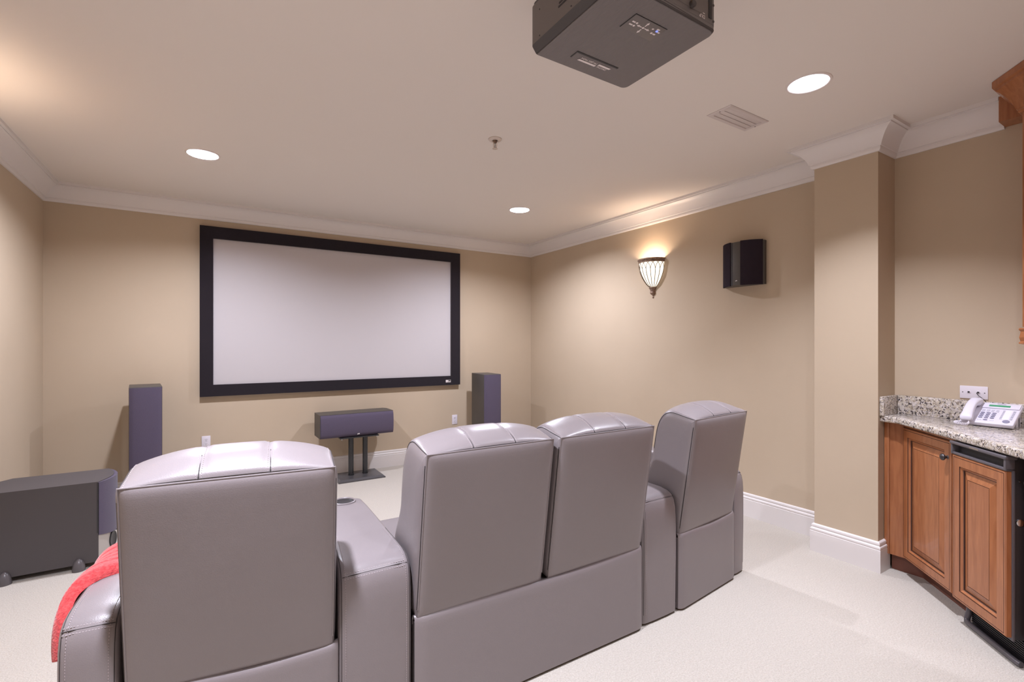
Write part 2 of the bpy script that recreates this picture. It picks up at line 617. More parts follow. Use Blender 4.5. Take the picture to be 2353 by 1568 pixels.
# ------------------------------------------------------------------ projection screen
t = thing('projection_screen', 'wide fixed projection screen in a black velvet frame', 'screen', (1.2565, YB, 0))
SX0, SX1, SZ0, SZ1 = -1.325, 1.325, 0.886, 2.471
IX0, IX1, IZ0, IZ1 = -1.219, 1.208, 0.994, 2.359
MB().box(SX0 + .02, SX1 - .02, -.022, -.018, SZ0 + .02, SZ1 - .02).build('screen_surface', 'screen_fabric', t)
fy0, fy1 = -.045, 0.0
for nm, poly in (('frame_bar', [(SX0, SZ0), (SX1, SZ0), (IX1, IZ0), (IX0, IZ0)]), ('frame_bar', [(SX0, SZ1), (SX1, SZ1), (IX1, IZ1), (IX0, IZ1)]),
                 ('frame_bar', [(SX0, SZ0), (SX0, SZ1), (IX0, IZ1), (IX0, IZ0)]), ('frame_bar', [(SX1, SZ0), (SX1, SZ1), (IX1, IZ1), (IX1, IZ0)])):
    cxm = sum(p[0] for p in poly) / 4
    vs = [(x, fy1, z) for x, z in poly] + [(x, fy0, z) for x, z in poly]
    MB().add(vs, [[0, 1, 2, 3], [7, 6, 5, 4]] + [[i, (i + 1) % 4, 4 + (i + 1) % 4, 4 + i] for i in range(4)]).build(nm, 'velvet', t)
bd = MB().box(1.135, 1.163, -.0465, -.045, .918, .948).build('badge', 'print_white', t)
MB().box(1.165, 1.200, -.0465, -.045, .918, .948).build('badge_box', 'vent_metal', bd)
MB().box(1.170, 1.195, -.0472, -.0465, .932, .944).build('badge_mark', 'velvet', bd)

# ------------------------------------------------------------------ outlets


def outlet(label, x, z):
    t = thing('wall_outlet', label, 'outlet', (x, YB, z), 0, 'duplex outlets under the screen')
    MB().box(-.035, .035, -.006, 0, -.0575, .0575, .003).build('cover_plate', 'white_plastic', t)
    for s in (-1, 1):
        r = MB().prism([(.0165 * math.cos(a), .0145 * math.sin(a)) for a in [i * PI / 12 for i in range(24)]], 0, .0015)
        r.xform(Matrix.Translation((0, -.006, s * .0195)) @ Matrix.Rotation(PI / 2, 4, 'X'))
        ro = r.build('receptacle', 'white_plastic', t)
        for dx in (-.006, .006):
            MB().box(dx - .0011, dx + .0011, -.0082, -.0074, s * .0195 + .001, s * .0195 + .009).build('slot', 'slot_dark', ro)
        MB().box(-.0022, .0022, -.0082, -.0074, s * .0195 - .009, s * .0195 - .004).build('slot', 'slot_dark', ro)
    return t


outlet('white duplex outlet on the screen wall, just above the left recliner', -.019, .46)
outlet('white duplex outlet on the screen wall beside the right floor speaker', 2.528, .46)

# ------------------------------------------------------------------ floor-standing speakers


def tower(label, x, y, rz):
    """local origin: front left foot corner; x right, y to the wall"""
    t = thing('floor_speaker', label, 'speaker', (x, y, 0), rz, 'floor speakers flanking the screen')
    Wd, Dp, Hh = .214, .40, 1.03
    MB().box(0, Wd, .028, Dp, .02, Hh, .004).build('cabinet', 'ash', t)
    m = MB()
    def fr(u, v):
        x_ = .003 + (Wd - .006) * u
        return (x_, .024 - .018 * (1 - (2 * u - 1) ** 2) ** .5, .05 + (Hh - .056) * v)
    m.grid(fr, 14, 4)
    m.box(.003, Wd - .003, .022, .029, .05, Hh - .006)
    m.build('grille', 'grille', t)
    MB().box(-.01, Wd + .01, .02, Dp + .01, 0, .022, .005).build('plinth', 'ash', t)
    return t


tower('tall floor speaker, lavender light tinted into its grey grille, left of the screen, behind the subwoofer', -.528, 4.79, R(5.8))
tower('tall floor speaker, lavender light tinted into its grey grille, right of the screen, in the corner', 2.634, 4.765, R(-5.8))

# ------------------------------------------------------------------ centre speaker on its stand
t = thing('speaker_stand', 'low black twin-post speaker stand under the centre speaker', 'speaker stand', (1.313, 5.06, 0))
m = MB()
x0, x1, y0, y1 = -.232, .232, -.155, .185
vs = []
for z, ins in ((0, 0), (.012, 0), (.028, .022)):
    vs += [(x0 + ins, y0 + ins, z), (x1 - ins, y0 + ins, z), (x1 - ins, y1 - ins, z), (x0 + ins, y1 - ins, z)]
fs = [[3, 2, 1, 0], [8, 9, 10, 11]]
for k in range(2):
    fs += [[4 * k + i, 4 * k + (i + 1) % 4, 4 * k + 4 + (i + 1) % 4, 4 * k + 4 + i] for i in range(4)]
m.add(vs, fs).build('base_plate', 'plate_steel', t, ang=20)
for px in (-.072, .072):
    MB().lathe([(.026, .028), (.026, .425)], 28, c=(px, .025, 0), capped=True).build('post', 'gloss_black', t)
    MB().lathe([(.0285, .028), (.0285, .045), (.026, .046)], 28, c=(px, .025, 0)).build('post_collar', 'gloss_black', t)
MB().box(-.205, .185, -.09, .13, .425, .437, .002).build('top_plate', 'gloss_black', t)
for sx in (-.185, .165):
    MB().lathe([(.004, .412), (.004, .436)], 10, c=(sx, -.075, 0), capped=True).build('spike', 'chrome', t)

t = thing('center_speaker', 'long centre speaker, lavender light tinted into its grey grille, lying on the low stand', 'speaker', (1.290, 5.0, .437), R(1.0))
m = MB()
hw = .368
prof = [(-hw, .0), (-hw, .26), (hw - .03, .26), (hw, .22), (hw, .0)]
m.prism([(x_, y_) for x_, y_ in prof], .004, .236)
m.build('cabinet', 'ash', t, ang=20)
m = MB()
def fr(u, v):
    z_ = .006 + .226 * v
    return (-hw + .004 + (2 * hw - .008) * u, -.006 - .022 * (1 - (2 * v - 1) ** 2) ** .5, z_)
m.grid(fr, 4, 14)
m.box(-hw + .004, hw - .004, -.007, .0, .006, .232)
go = m.build('grille', 'grille', t)
bd = MB().prism([(.017 * math.cos(a), .010 * math.sin(a)) for a in [i * PI / 10 for i in range(20)]], 0, .002)
bd.xform(Matrix.Translation((.0, -.0205, .028)) @ Matrix.Rotation(PI / 2, 4, 'X'))
bo = bd.build('badge', 'slot_dark', t)
text('badge_lettering', 'psb', .017, 'print_white', bo, Matrix.Translation((0, -.0228, .028)) @ Matrix.Rotation(PI / 2, 4, 'X'), bold=.0006)

# ------------------------------------------------------------------ subwoofer
t = thing('subwoofer', 'big grey box subwoofer with lavender light tinted into its grey grille, standing by the left wall', 'subwoofer', (-.575, 3.87, 0))
SWd, SHt = .38, .525
pl = [(-.47, 0), (0, 0)]
for i in range(1, 12):
    a = i / 12
    pl.append((.056 * math.sin(a * PI) ** .8, SWd * a))
pl += [(0, SWd), (-.47, SWd), (-.515, SWd - .06), (-.515, .06)]
MB().prism([(x_ - .006 if x_ > 0 else x_, y_) for x_, y_ in pl], .035, SHt).build('cabinet', 'sub_vinyl', t, ang=25)
m = MB()
def gf(u, v):
    y_ = -.002 + (SWd + .004) * u
    x_ = .004 + .064 * max(math.sin(u * PI), 0) ** .8
    zb = .198 - .03 * (1 - (2 * u - 1) ** 2) + .0
    return (x_, y_, zb + (SHt - .004 - zb) * v)
m.grid(gf, 20, 6)
m.grid(lambda u, v: (gf(u, 1)[0] * (1 - v) + -.004 * v + (.042 * max(math.sin(u * PI), 0) ** .8) * v, gf(u, 1)[1], SHt - .004), 20, 1)
m.grid(lambda u, v: (gf(u, 0)[0] * (1 - v) - .004 * v, gf(u, 0)[1], gf(u, 0)[2]), 20, 1)
m.build('grille', 'grille', t)
MB().box(-.006, .0015, -.0015, .004, .21, SHt - .006).build('grille_gap', 'slot_dark', t)
m = MB()
def bf(u, v):
    y_ = .002 + (SWd - .004) * u
    return (.002 + .054 * max(math.sin(u * PI), 0) ** .8, y_, .04 + .16 * v)
m.grid(bf, 20, 2)
m.build('lower_baffle', 'sub_front', t)
pm = MB().lathe([(.0001, .0025), (.022, .0030), (.030, .0045), (.034, .0065), (.037, .0055), (.038, .0)], 28)
pm.xform(Matrix.Translation((.0535, .125, .122)) @ Matrix.Rotation(R(-20), 4, 'Z') @ Matrix.Rotation(PI / 2, 4, 'Y') @ Matrix.Scale(1.35, 4, (1, 0, 0)))
pm.build('port', 'gloss_black', t)
pm = MB().lathe([(.0001, .03), (.008, .028), (.009, .02), (.004, .017), (.004, .0), (.010, 0)], 16)
pm.xform(Matrix.Translation((.056, .20, .155)) @ Matrix.Rotation(PI / 2, 4, 'Y'))
pm.build('knob', 'chrome', t)
for fx in (-.41, -.09):
    for fy in (0, SWd):
        fm = MB().lathe([(.032, 0), (.031, .02), (.027, .045), (.018, .063), (.008, .072), (.0001, .074)], 24, c=(fx, fy, 0))
        fm.build('foot', 'sub_foot', t)

# ------------------------------------------------------------------ theater seating
SEAT_TOP = [(-.089, .991), (-.066, .998), (-.036, 1.005), (0, 1.014), (.035, 1.020), (.062, 1.018), (.092, 1.005), (.118, .974), (.137, .931),
            (.148, .883), (.158, .825), (.166, .77), (.178, .73), (.205, .68), (.238, .62), (.262, .55), (.275, .48), (.275, .43)]
NTOP = 54
TOPS = resample(SEAT_TOP, NTOP)


def top_at(a):
    u = a * NTOP
    j = min(int(u), NTOP - 1)
    f = u - j
    p, q = TOPS[j], TOPS[j + 1]
    y, z = p[0] + (q[0] - p[0]) * f, p[1] + (q[1] - p[1]) * f
    dy, dz = q[0] - p[0], q[1] - p[1]
    l = math.hypot(dy, dz)
    return y, z, -dz / l, dy / l      # normal points outwards (up / forward)


def make_back(parent, xo, wd, dome_h=.034):
    """one seat back: xo = left edge, wd = width"""
    def S(a, tt, off=0.0):
        y, z, ny, nz = top_at(a)
        w = min(1.0, (a / .16)) ** .55 if a < .16 else 1.0
        dome = 1 - abs(2 * tt - 1) ** 2.6
        d = w * dome_h * dome
        for s in (1 / 3, 2 / 3):
            d -= w * .0055 * math.exp(-((tt - s) / .016) ** 2)
        e = min(tt, 1 - tt)
        rr = .022
        ex = e * wd
        if ex < rr:
            d -= w * (rr - math.sqrt(max(rr * rr - (rr - ex) ** 2, 0))) * .55
        d += off
        # normals face away from the body
        return (xo + wd * tt, y - ny * -d if False else y + (-ny) * -d, z + nz * d)
    tts = [0, .004, .012, .025, .045] + [.045 + (.91) * i / 34 for i in range(1, 34)] + [.955, .975, .988, .996, 1]
    m = MB()
    vs = [S(i / NTOP, q) for i in range(NTOP + 1) for q in tts]
    k = len(tts)
    fs = [[i * k + j, i * k + j + 1, (i + 1) * k + j + 1, (i + 1) * k + j] for i in range(NTOP) for j in range(k - 1)]
    m.add(vs, fs)
    # soft side panels
    for tt, sx in ((0, -1), (1, 1)):
        loop = [S(i / NTOP, tt) for i in range(NTOP + 1)] + [(xo + wd * tt, .0 + .275 * (1 - i / 8), .43 - .045 * i / 8) for i in range(1, 9)]
        rear = [(xo + wd * tt, -.089 * i / 12, .385 + (.991 - .385) * i / 12) for i in range(1, 12)]
        loop += rear
        n = len(loop)
        cy = sum(p[1] for p in loop) / n
        cz = sum(p[2] for p in loop) / n
        vs = []
        for sc, off in ((1, 0), (.965, .0045), (.88, .009), (.6, .012)):
            # shrink towards the mid-line of the panel
            for p in loop:
                vs.append((p[0] + sx * off, cy + (p[1] - cy) * sc + 0, cz + (p[2] - cz) * sc))
        fs = []
        for r_ in range(3):
            fs += [[r_ * n + i, r_ * n + (i + 1) % n, (r_ + 1) * n + (i + 1) % n, (r_ + 1) * n + i] for i in range(n)]
        fs.append([3 * n + i for i in range(n)])
        m.add(vs, fs)
    # closing faces behind the rear panel and below
    m.add([(xo, 0, .385), (xo + wd, 0, .385), (xo + wd, -.089, .991), (xo, -.089, .991)], [[0, 1, 2, 3]])
    m.add([(xo, 0, .385), (xo + wd, 0, .385), (xo + wd, .275, .43), (xo, .275, .43)], [[3, 2, 1, 0]])
    bk = m.build('backrest', 'leather', parent, ang=60)
    # rear panel, slightly puffed
    m = MB()
    nrm = Vector((0, -.606, -.089)).normalized()
    def P(u, v, off=0.0):
        e = min(u, 1 - u) * wd
        e2 = min(v, 1 - v) * .61
        puff = .010 * (1 - math.exp(-e / .011)) * (1 - math.exp(-e2 / .011)) + .005 * math.sin(u * PI) * math.sin(v * PI)
        q = Vector((xo + wd * u, -.089 * v, .385 + .606 * v)) + nrm * (puff + off)
        return tuple(q)
    us = [0, .006, .014, .028, .05, .09] + [.09 + .82 * i / 12 for i in range(1, 12)] + [.91, .95, .972, .986, .994, 1]
    vs = [P(u, v) for u in us for v in us]
    k = len(us)
    fs = [[i * k + j, (i + 1) * k + j, (i + 1) * k + j + 1, i * k + j + 1] for i in range(k - 1) for j in range(k - 1)]
    m.add(vs, fs)
    m.build('rear_panel', 'leather', parent, ang=60)
    # welt cord around the rear panel
    w = MB()
    pts = [P(0, v / 16) for v in range(1, 17)] + [P(u / 16, 1) for u in range(1, 16)] + [P(1, 1 - v / 16) for v in range(0, 16)]
    w.tube(pts, .0030, 8)
    w.build('welt', 'leather', parent)
    sm = MB()
    sm.tube([S(.004, u / 40, .0) for u in range(1, 40)], .0010, 6)
    for q_ in (-1, 1):
        xe = xo - .0036 if q_ < 0 else xo + wd + .0036
        sm.tube([(xe, -.089 * v / 16 + .003, .385 + .606 * v / 16) for v in range(1, 16)], .0013, 6)
    for s in (1 / 3, 2 / 3):
        sm.tube([S(a / 60 * .45 + .004, s, -.0004) for a in range(61)], .0019, 6)
    for s in (.0035, .9965):
        sm.tube([S(a / 60 * .6 + .004, s, .0002) for a in range(61)], .0016, 6)
    sm.build('seam', 'seam', parent)
    st = MB()
    for s in (1 / 3 - .0125, 1 / 3 + .0125, 2 / 3 - .0125, 2 / 3 + .0125, .018, .982):
        dash(st, [S(a / 160 * .45 + .006, s, .0006) for a in range(161)])
    st.build('stitching', 'thread', parent)['kind'] = 'stuff'
    return bk


def dash(m, path, ln=.0040, gap=.0026, r=.0008):
    """a row of stitches along a finely sampled path"""
    acc = 0.0
    start = None
    prev = Vector(path[0])
    on = True
    cur = [prev]
    for p in path[1:]:
        p = Vector(p)
        acc += (p - prev).length
        if on:
            cur.append(p)
        lim = ln if on else gap
        if acc >= lim:
            if on and len(cur) > 1:
                m.tube([cur[0], cur[-1]], r, 4)
            on = not on
            acc = 0.0
            cur = [p]
        prev = p


def fine(pts, step=.0012):
    out = []
    for a, b_ in zip(pts[:-1], pts[1:]):
        a, b_ = Vector(a), Vector(b_)
        n = max(1, int((b_ - a).length / step))
        out += [a.lerp(b_, i / n) for i in range(n)]
    out.append(Vector(pts[-1]))
    return out


# arm / console: profile (y,z), lofted between two side lines
ARM = [(.004, .012), (.002, .15), (.0, .30), (.0, .44), (.001, .50), (.004, .545), (.012, .580), (.026, .603), (.050, .618), (.085, .626), (.14, .630),
       (.25, .634), (.40, .642), (.55, .648), (.66, .648), (.695, .640), (.715, .620), (.722, .585), (.722, .40), (.722, .012)]


def arm_mesh(Lf, Rf, rr=.020):
    """Lf(y), Rf(y): side limits; returns builder and surface function"""
    prof = ARM
    n = len(prof)
    nor = []
    for i in range(n):
        a, b_ = prof[max(i - 1, 0)], prof[min(i + 1, n - 1)]
        dy, dz = b_[0] - a[0], b_[1] - a[1]
        l = math.hypot(dy, dz)
        nor.append((-dz / l, dy / l))
    acr = []
    for k in range(6):
        th = k / 5 * PI / 2
        acr.append((0, rr * (1 - math.cos(th)) if False else rr * (1 - math.cos(th)), -rr * (1 - math.sin(th))))
    cols = [('L', e, d) for _, e, d in acr]
    cols += [('M', f, 0.0) for f in (.3, .5, .7)]
    cols += [('R', e, d) for _, e, d in acr[::-1]]
    vs = []
    for (y, z), (ny, nz) in zip(prof, nor):
        for kind, e, d in cols:
            crown = .0
            if kind == 'L':
                x = Lf(y) + e
            elif kind == 'R':
                x = Rf(y) - e
            else:
                x = Lf(y) + (Rf(y) - Lf(y)) * e
                crown = .004 if 4 < prof.index((y, z)) < 17 else .003
            d += crown
            # outward is -(ny) mirrored: rear faces -y
            vs.append((x, y + ny * d, max(z + nz * d, .0)))
    k = len(cols)
    m = MB()
    m.add(vs, [[i * k + j, i * k + j + 1, (i + 1) * k + j + 1, (i + 1) * k + j] for i in range(n - 1) for j in range(k - 1)])
    m.add([vs[i * k] for i in range(n)], [list(range(n))[::-1]])
    m.add([vs[i * k + k - 1] for i in range(n)], [list(range(n))])
    def at(i_f, side, inset, off):
        i = min(int(i_f), n - 2)
        f = i_f - i
        y = prof[i][0] * (1 - f) + prof[i + 1][0] * f
        z = prof[i][1] * (1 - f) + prof[i + 1][1] * f
        ny = nor[i][0] * (1 - f) + nor[i + 1][0] * f
        nz = nor[i][1] * (1 - f) + nor[i + 1][1] * f
        x = Lf(y) + inset if side == 'L' else (Rf(y) - inset if side == 'R' else Lf(y) + (Rf(y) - Lf(y)) * inset)
        return (x, y + ny * off, z + nz * off)
    return m, at


def finish_arm(parent, Lf, Rf, name='armrest'):
    m, at = arm_mesh(Lf, Rf)
    ar = m.build(name, 'leather', parent, ang=50)
    s = MB()
    row = 6.6
    s.tube([at(row, 'M', .05 + .9 * u / 14, .0032 if 1 < u < 13 else -.0005) for u in range(0, 15)], .0013, 6)
    for sd in 'LR':
        s.tube([at(.3 + q * .1, sd, .009, -.0035) for q in range(0, 110)], .0012, 6)
    s.build('seam', 'seam', ar)
    st = MB()
    for rw in (row - .30, row + .30):
        dash(st, fine([at(rw, 'M', u / 14, .0040 if 1 < u < 13 else .001) for u in range(1, 14)]))
    for sd in 'LR':
        dash(st, fine([at(.3 + q * .1, sd, .021, .0012) for q in range(0, 110)]))
    st.build('stitching', 'thread', ar)['kind'] = 'stuff'
    return ar


def lower_body(parent, W_, name_seat=True):
    # rear base panel with a soft top roll
    m = MB()
    def Bp(u, v):
        x = W_ * u
        e = min(u, 1 - u) * W_
        puff = .016 * (1 - math.exp(-e / .010))
        sag = .006 * math.sin(u * PI * 2 + 1.0)
        if v <= .7:
            return (x, -puff, .012 + .356 * v / .7 + sag * v / .7)
        th = (v - .7) / .3 * PI
        return (x, -puff + .014 * (1 - math.cos(th)), .368 + .026 * math.sin(th) ** .8 + sag if th < PI else .36)
    m.grid(Bp, 40, 24)
    m.box(.002, W_ - .002, .002, .06, .012, .375)
    m.build('base_panel', 'leather', parent, ang=50)
    MB().box(.015, W_ - .015, .062, .74, .03, .40, .008).build('seat_frame', 'leather', parent)
    MB().box(.03, W_ - .03, .05, .70, 0, .03).build('plinth', 'seam', parent)


def seat_front(parent, x0, x1):
    MB().box(x0, x1, .24, .79, .395, .485, .032, 4).build('seat_cushion', 'leather', parent)
    MB().box(x0, x1, .745, .80, .07, .392, .02, 3).build('footrest', 'leather', parent)


def chair_pts(o, rz):
    return o, rz


RZ = R(6.53)
# left recliner
t1 = thing('theater_recliner', 'taupe leather recliner at the left end, red throw on its arm', 'recliner', (-.208, 1.709, 0), -RZ, 'leather theater seats')
lower_body(t1, .572)
make_back(t1, .016, .538, .044)
seat_front(t1, .01, .562)
finish_arm(t1, lambda y: -.138, lambda y: -.004)
# right recliner
t4 = thing('theater_recliner', 'taupe leather recliner at the right end of the row, by the wall', 'recliner', (2.041, 1.644, 0), RZ, 'leather theater seats')
lower_body(t4, .572)
make_back(t4, .012, .538)
seat_front(t4, .01, .562)
finish_arm(t4, lambda y: .576, lambda y: .710)
# two-seat section in the middle
t2 = thing('theater_loveseat', 'taupe leather two-seat section in the middle of the row', 'loveseat', (.622, 1.64, 0), 0)
lower_body(t2, 1.150)
make_back(t2, .010, .540)
make_back(t2, .588, .546)
seat_front(t2, .012, .572)
seat_front(t2, .578, 1.138)
# wedge consoles with cup holders


def console(label, loc, slant_left):
    """wedge, narrower at the front; slant_left: +slope of left side, else of right side"""
    t = thing('wedge_console', label, 'armrest', loc, 0, 'wedge consoles between the seats')
    k = math.tan(RZ)
    if slant_left:
        Lf, Rf = (lambda y: k * y), (lambda y: .250)
    else:
        Lf, Rf = (lambda y: 0.0), (lambda y: .250 - k * y)
    finish_arm(t, Lf, Rf, 'console_body')
    yc = .635
    xc = (Lf(yc) + Rf(yc)) / 2
    MB().lathe([(.043, .0), (.043, .007), (.047, .011), (.051, .009), (.052, .002)], 36, c=(xc, yc, .648)).build('cup_ring', 'leather', t)
    MB().lathe([(.0001, .0045), (.043, .0055), (.0435, .0075)], 36, c=(xc, yc, .648)).build('cup_holder', 'cup_black', t)
    return t


console('taupe wedge console with cup holder between left recliner and loveseat', (.362, 1.637, 0), True)
console('taupe wedge console between loveseat and right recliner', (1.779, 1.637, 0), False)

# red knitted throw over the left arm (built in the left recliner's frame)
path = [(-.014, .585, 0), (-.030, .622, 0), (-.072, .634, 0), (-.112, .632, 0), (-.141, .616, 0), (-.150, .585, 0), (-.156, .545, 0), (-.159, .500, 0), (-.160, .462, 0)]
pp = resample([(a, b_) for a, b_, _ in path], 40)
m = MB()
NY = 80
def rib(v):
    return -.006 * math.exp(-(((v * 5.5) % 1 - .5) / .09) ** 2)
def bl(i, v, side):
    x, z = pp[i]
    a, b_ = pp[max(i - 1, 0)], pp[min(i + 1, 40)]
    dx, dz = b_[0] - a[0], b_[1] - a[1]
    l = math.hypot(dx, dz)
    nx, nz = dz / l, -dx / l     # outward (up / left)
    u = i / 40
    y = .125 + .17 * (1 - u) ** 1.2 + .012 * math.sin(u * 7) + (.25 + .08 * u) * v
    th = .004 + (rib(v) + .006 + .018 * math.sin(u * PI) + .016 * u if side > 0 else 0)
    if v < .06 and side > 0:
        th = .007 + (.007 + .018 * math.sin(u * PI) + .016 * u) * math.sqrt(v / .06)
    lift = .010 * math.sin(v * PI * 2.2) * u
    return (x + nx * (th * 1 + lift), y, z + nz * (th + lift) - .16 * v * u ** 4)
vs = [bl(i, j / NY, s) for s in (1, -1) for i in range(41) for j in range(NY + 1)]
K = NY + 1
o2 = 41 * K
fs = []
for i in range(40):
    for j in range(NY):
        a = i * K + j
        fs.append([a, a + K, a + K + 1, a + 1])
        fs.append([o2 + a + 1, o2 + a + K + 1, o2 + a + K, o2 + a])
for i in range(40):
    for j in (0, NY):
        a = i * K + j
        fs.append([a, o2 + a, o2 + a + K, a + K])
for j in range(NY):
    for i in (0, 40):
        a = i * K + j
        fs.append([a, a + 1, o2 + a + 1, o2 + a])
m.add(vs, fs)
th_o = m.build('knitted_throw', 'blanket', None, ang=70)
th_o.location = (-.208, 1.709, 0)
th_o.rotation_euler = (0, 0, -RZ)
tag(th_o, 'red ribbed knit throw draped over the left recliner arm', 'blanket')

# ------------------------------------------------------------------ projector
PZ0, PZ1 = 2.40, 2.555
t = thing('projector', 'dark grey ceiling projector seen from below', 'projector', (1.192, 1.2, PZ0))
hx, hy0, hy1 = .231, -.209, .209
m = MB()
def rr_poly(ins, r=.022):
    out = []
    for cx_, cy_, a0 in ((hx - ins - r, hy1 - ins - r, 0), (-hx + ins + r, hy1 - ins - r, 90), (-hx + ins + r, hy0 + ins + r, 180), (hx - ins - r, hy0 + ins + r, 270)):
        for k in range(6):
            a = R(a0 + 90 * k / 5)
            out.append((cx_ + r * math.cos(a), cy_ + r * math.sin(a)))
    return out
m.prism([(max(x_, -hx + .026) if x_ < 0 else x_, y_) for x_, y_ in rr_poly(.005)], 0, .004)
bot = m.build('bottom_cover', 'projector', t, ang=30)
m = MB()
lo = [(max(x_, -hx + .023) if x_ < 0 else x_, y_, .003) for x_, y_ in rr_poly(.003)]
hi = [(x_, y_, .020 if x_ < -.1 else .008) for x_, y_ in rr_poly(.0)]
n = len(lo)
m.add(lo + hi, [[i, (i + 1) % n, n + (i + 1) % n, n + i] for i in range(n)] + [list(range(n))[::-1]])
m.build('chamfer', 'projector_dark', t, ang=30)
m = MB()
m.prism(rr_poly(.0), .0201, PZ1 - PZ0)
m.prism([(max(x_, -hx + .03) if x_ < 0 else x_, y_) for x_, y_ in rr_poly(.0005)], .008, .0201)
m.build('chassis', 'projector_side', t, ang=30)
MB().prism(rr_poly(.004), PZ1 - PZ0, PZ1 - PZ0 + .012).build('top_cover', 'projector_dark', t, ang=30)
MB().box(-.10, .10, -.10, .10, PZ1 - PZ0 + .012, PZ1 - PZ0 + .03, .003).build('mount_bracket', 'projector_dark', t)
MB().lathe([(.024, PZ1 - PZ0 + .03), (.024, ZC - PZ0 - .008)], 20, capped=True).build('mount_pole', 'projector_dark', t)
MB().lathe([(.07, ZC - PZ0 - .008), (.07, ZC - PZ0)], 28, capped=True).build('ceiling_plate', 'projector_dark', t)
# vents on the left flank
for i in range(7):
    z_ = .062 + i * .011
    MB().box(-hx - .0012, -hx + .002, -.055, .045 - i * .004, z_, z_ + .0055).build('vent_slot', 'slot_dark', t)
for y_, z_ in ((.15, .030), (-.02, .030), (.15, .12)):
    s_ = MB().lathe([(.0025, 0), (.0025, .001), (.0001, .001)], 10)
    s_.xform(Matrix.Translation((-hx, y_, z_)) @ Matrix.Rotation(-PI / 2, 4, 'Y'))
    s_.build('screw', 'slot_dark', t)
# lens on the front
lm = MB().lathe([(.048, 0), (.048, .018), (.040, .022), (.036, .014), (.0001, .008)], 32)
lm.xform(Matrix.Translation((0, hy1, .075)) @ Matrix.Rotation(-PI / 2, 4, 'X'))
lm.build('lens', 'gloss_black', t)
# rear face: service door, label, latch, cable slot, screws
MB().box(-.03, .158, hy0 - .002, hy0 + .003, .036, .150, .002).build('lamp_door', 'projector_side', t)
MB().box(.035, .118, hy0 - .0035, hy0 - .001, .058, .145, .001).build('warning_label', 'label_yellow', t)
lt = MB().lathe([(.011, 0), (.011, .010), (.009, .012), (.0001, .012)], 16)
lt.xform(Matrix.Translation((.100, hy0 - .002, .044)) @ Matrix.Rotation(PI / 2, 4, 'X'))
lt.build('latch', 'projector_dark', t)
MB().box(.188, .203, hy0 - .002, hy0 + .003, .036, .150).build('cable_slot', 'slot_dark', t)
for x_, z_ in ((.0, .032), (.213, .032), (.213, .085)):
    s_ = MB().lathe([(.0045, 0), (.004, .0015), (.0001, .0015)], 12)
    s_.xform(Matrix.Translation((x_, hy0, z_)) @ Matrix.Rotation(PI / 2, 4, 'X'))
    s_.build('screw', 'projector_dark', t)
text('lettering', 'DLP', .016, 'print_white', t, Matrix.Translation((.155, hy0 - .0006, .030)) @ Matrix.Rotation(PI / 2, 4, 'X') @ Matrix.Rotation(PI, 4, 'Z'))
MB().box(.143, .168, hy0 - .0008, hy0, .040, .0425).build('lettering_bar', 'print_white', t)
# control panel on the underside
cpx, cpy = -.031, -.152
cp = MB().box(-.092, .046, -.150, -.080, -.0016, .001, .0006).build('control_panel', 'projector_side', t)
cp.location = (.028, .0155, 0)
MB().box(-.094, .048, -.1515, -.150, -.002, .001).build('panel_groove', 'slot_dark', cp)
MB().box(-.0945, -.092, -.1515, -.080, -.002, .001).build('panel_groove', 'slot_dark', cp)


def flat(poly, name='button', m_='print_white'):
    MB().prism(poly, -.0024, -.0016).build(name, m_, cp)


def circ(x, y, r, m_='print_white', nm='button'):
    flat([(x + r * math.cos(a), y + r * math.sin(a)) for a in [i * PI / 8 for i in range(16)]], nm, m_)


def arrow(x, y, ang):
    pts = [(-.010, -.0018), (.001, -.0018), (.001, -.005), (.011, 0), (.001, .005), (.001, .0018), (-.010, .0018)]
    c_, s_ = math.cos(ang), math.sin(ang)
    flat([(x + a * c_ - b_ * s_, y + a * s_ + b_ * c_) for a, b_ in pts])


acx, acy = -.026, -.116
circ(acx, acy, .0042)
arrow(acx + .017, acy, 0); arrow(acx - .017, acy, PI); arrow(acx, acy + .018, PI / 2); arrow(acx, acy - .018, -PI / 2)
for dy in (-.122, -.108):
    circ(-.060, dy, .0040)
    flat([(-.080, dy - .0028), (-.067, dy - .0028), (-.067, dy + .0028), (-.080, dy + .0028)], 'button_label')
circ(.017, -.112, .0042)
flat([(.024, -.1148), (.034, -.1148), (.034, -.1090), (.024, -.1090)], 'button_label')
for x_, y_, w_ in ((.002, -.129, .007), (.018, -.136, .012), (.030, -.126, .010)):
    flat([(x_, y_ - .0028), (x_ + w_, y_ - .0028), (x_ + w_, y_ + .0028), (x_, y_ + .0028)], 'button_label')
circ(.0255, -.1275, .0040, 'led_blue', 'status_led')
# maker's logo: lettering and bars, read from the other side
def lx(M_):
    return Matrix.Translation((.007, .139, -.0012)) @ Matrix.Rotation(PI, 4, 'Y') @ M_
lg = MB()
def para(x0, x1, y0, y1):
    return [(x0 + .006 * (y - y0) / .012, y) for y in (y0, y1)][::1]
def bar(x0, x1, y0, y1, nm):
    sk = .4
    pts = [(x0 + sk * y0, y0), (x1 + sk * y0, y0), (x1 + sk * y1, y1), (x0 + sk * y1, y1)]
    MB().prism(pts, 0, .0006).xform(lx(Matrix())).build(nm, 'print_white', t)
bar(-.068, -.012, -.011, -.002, 'logo_bar')
bar(-.012, .068, .002, .011, 'logo_bar')
shear = Matrix(((1, .3, 0, 0), (0, 1, 0, 0), (0, 0, 1, 0), (0, 0, 0, 1)))
text('lettering', 'DIGITAL', .0125, 'print_white', t, lx(Matrix.Translation((-.038, .005, 0)) @ shear))
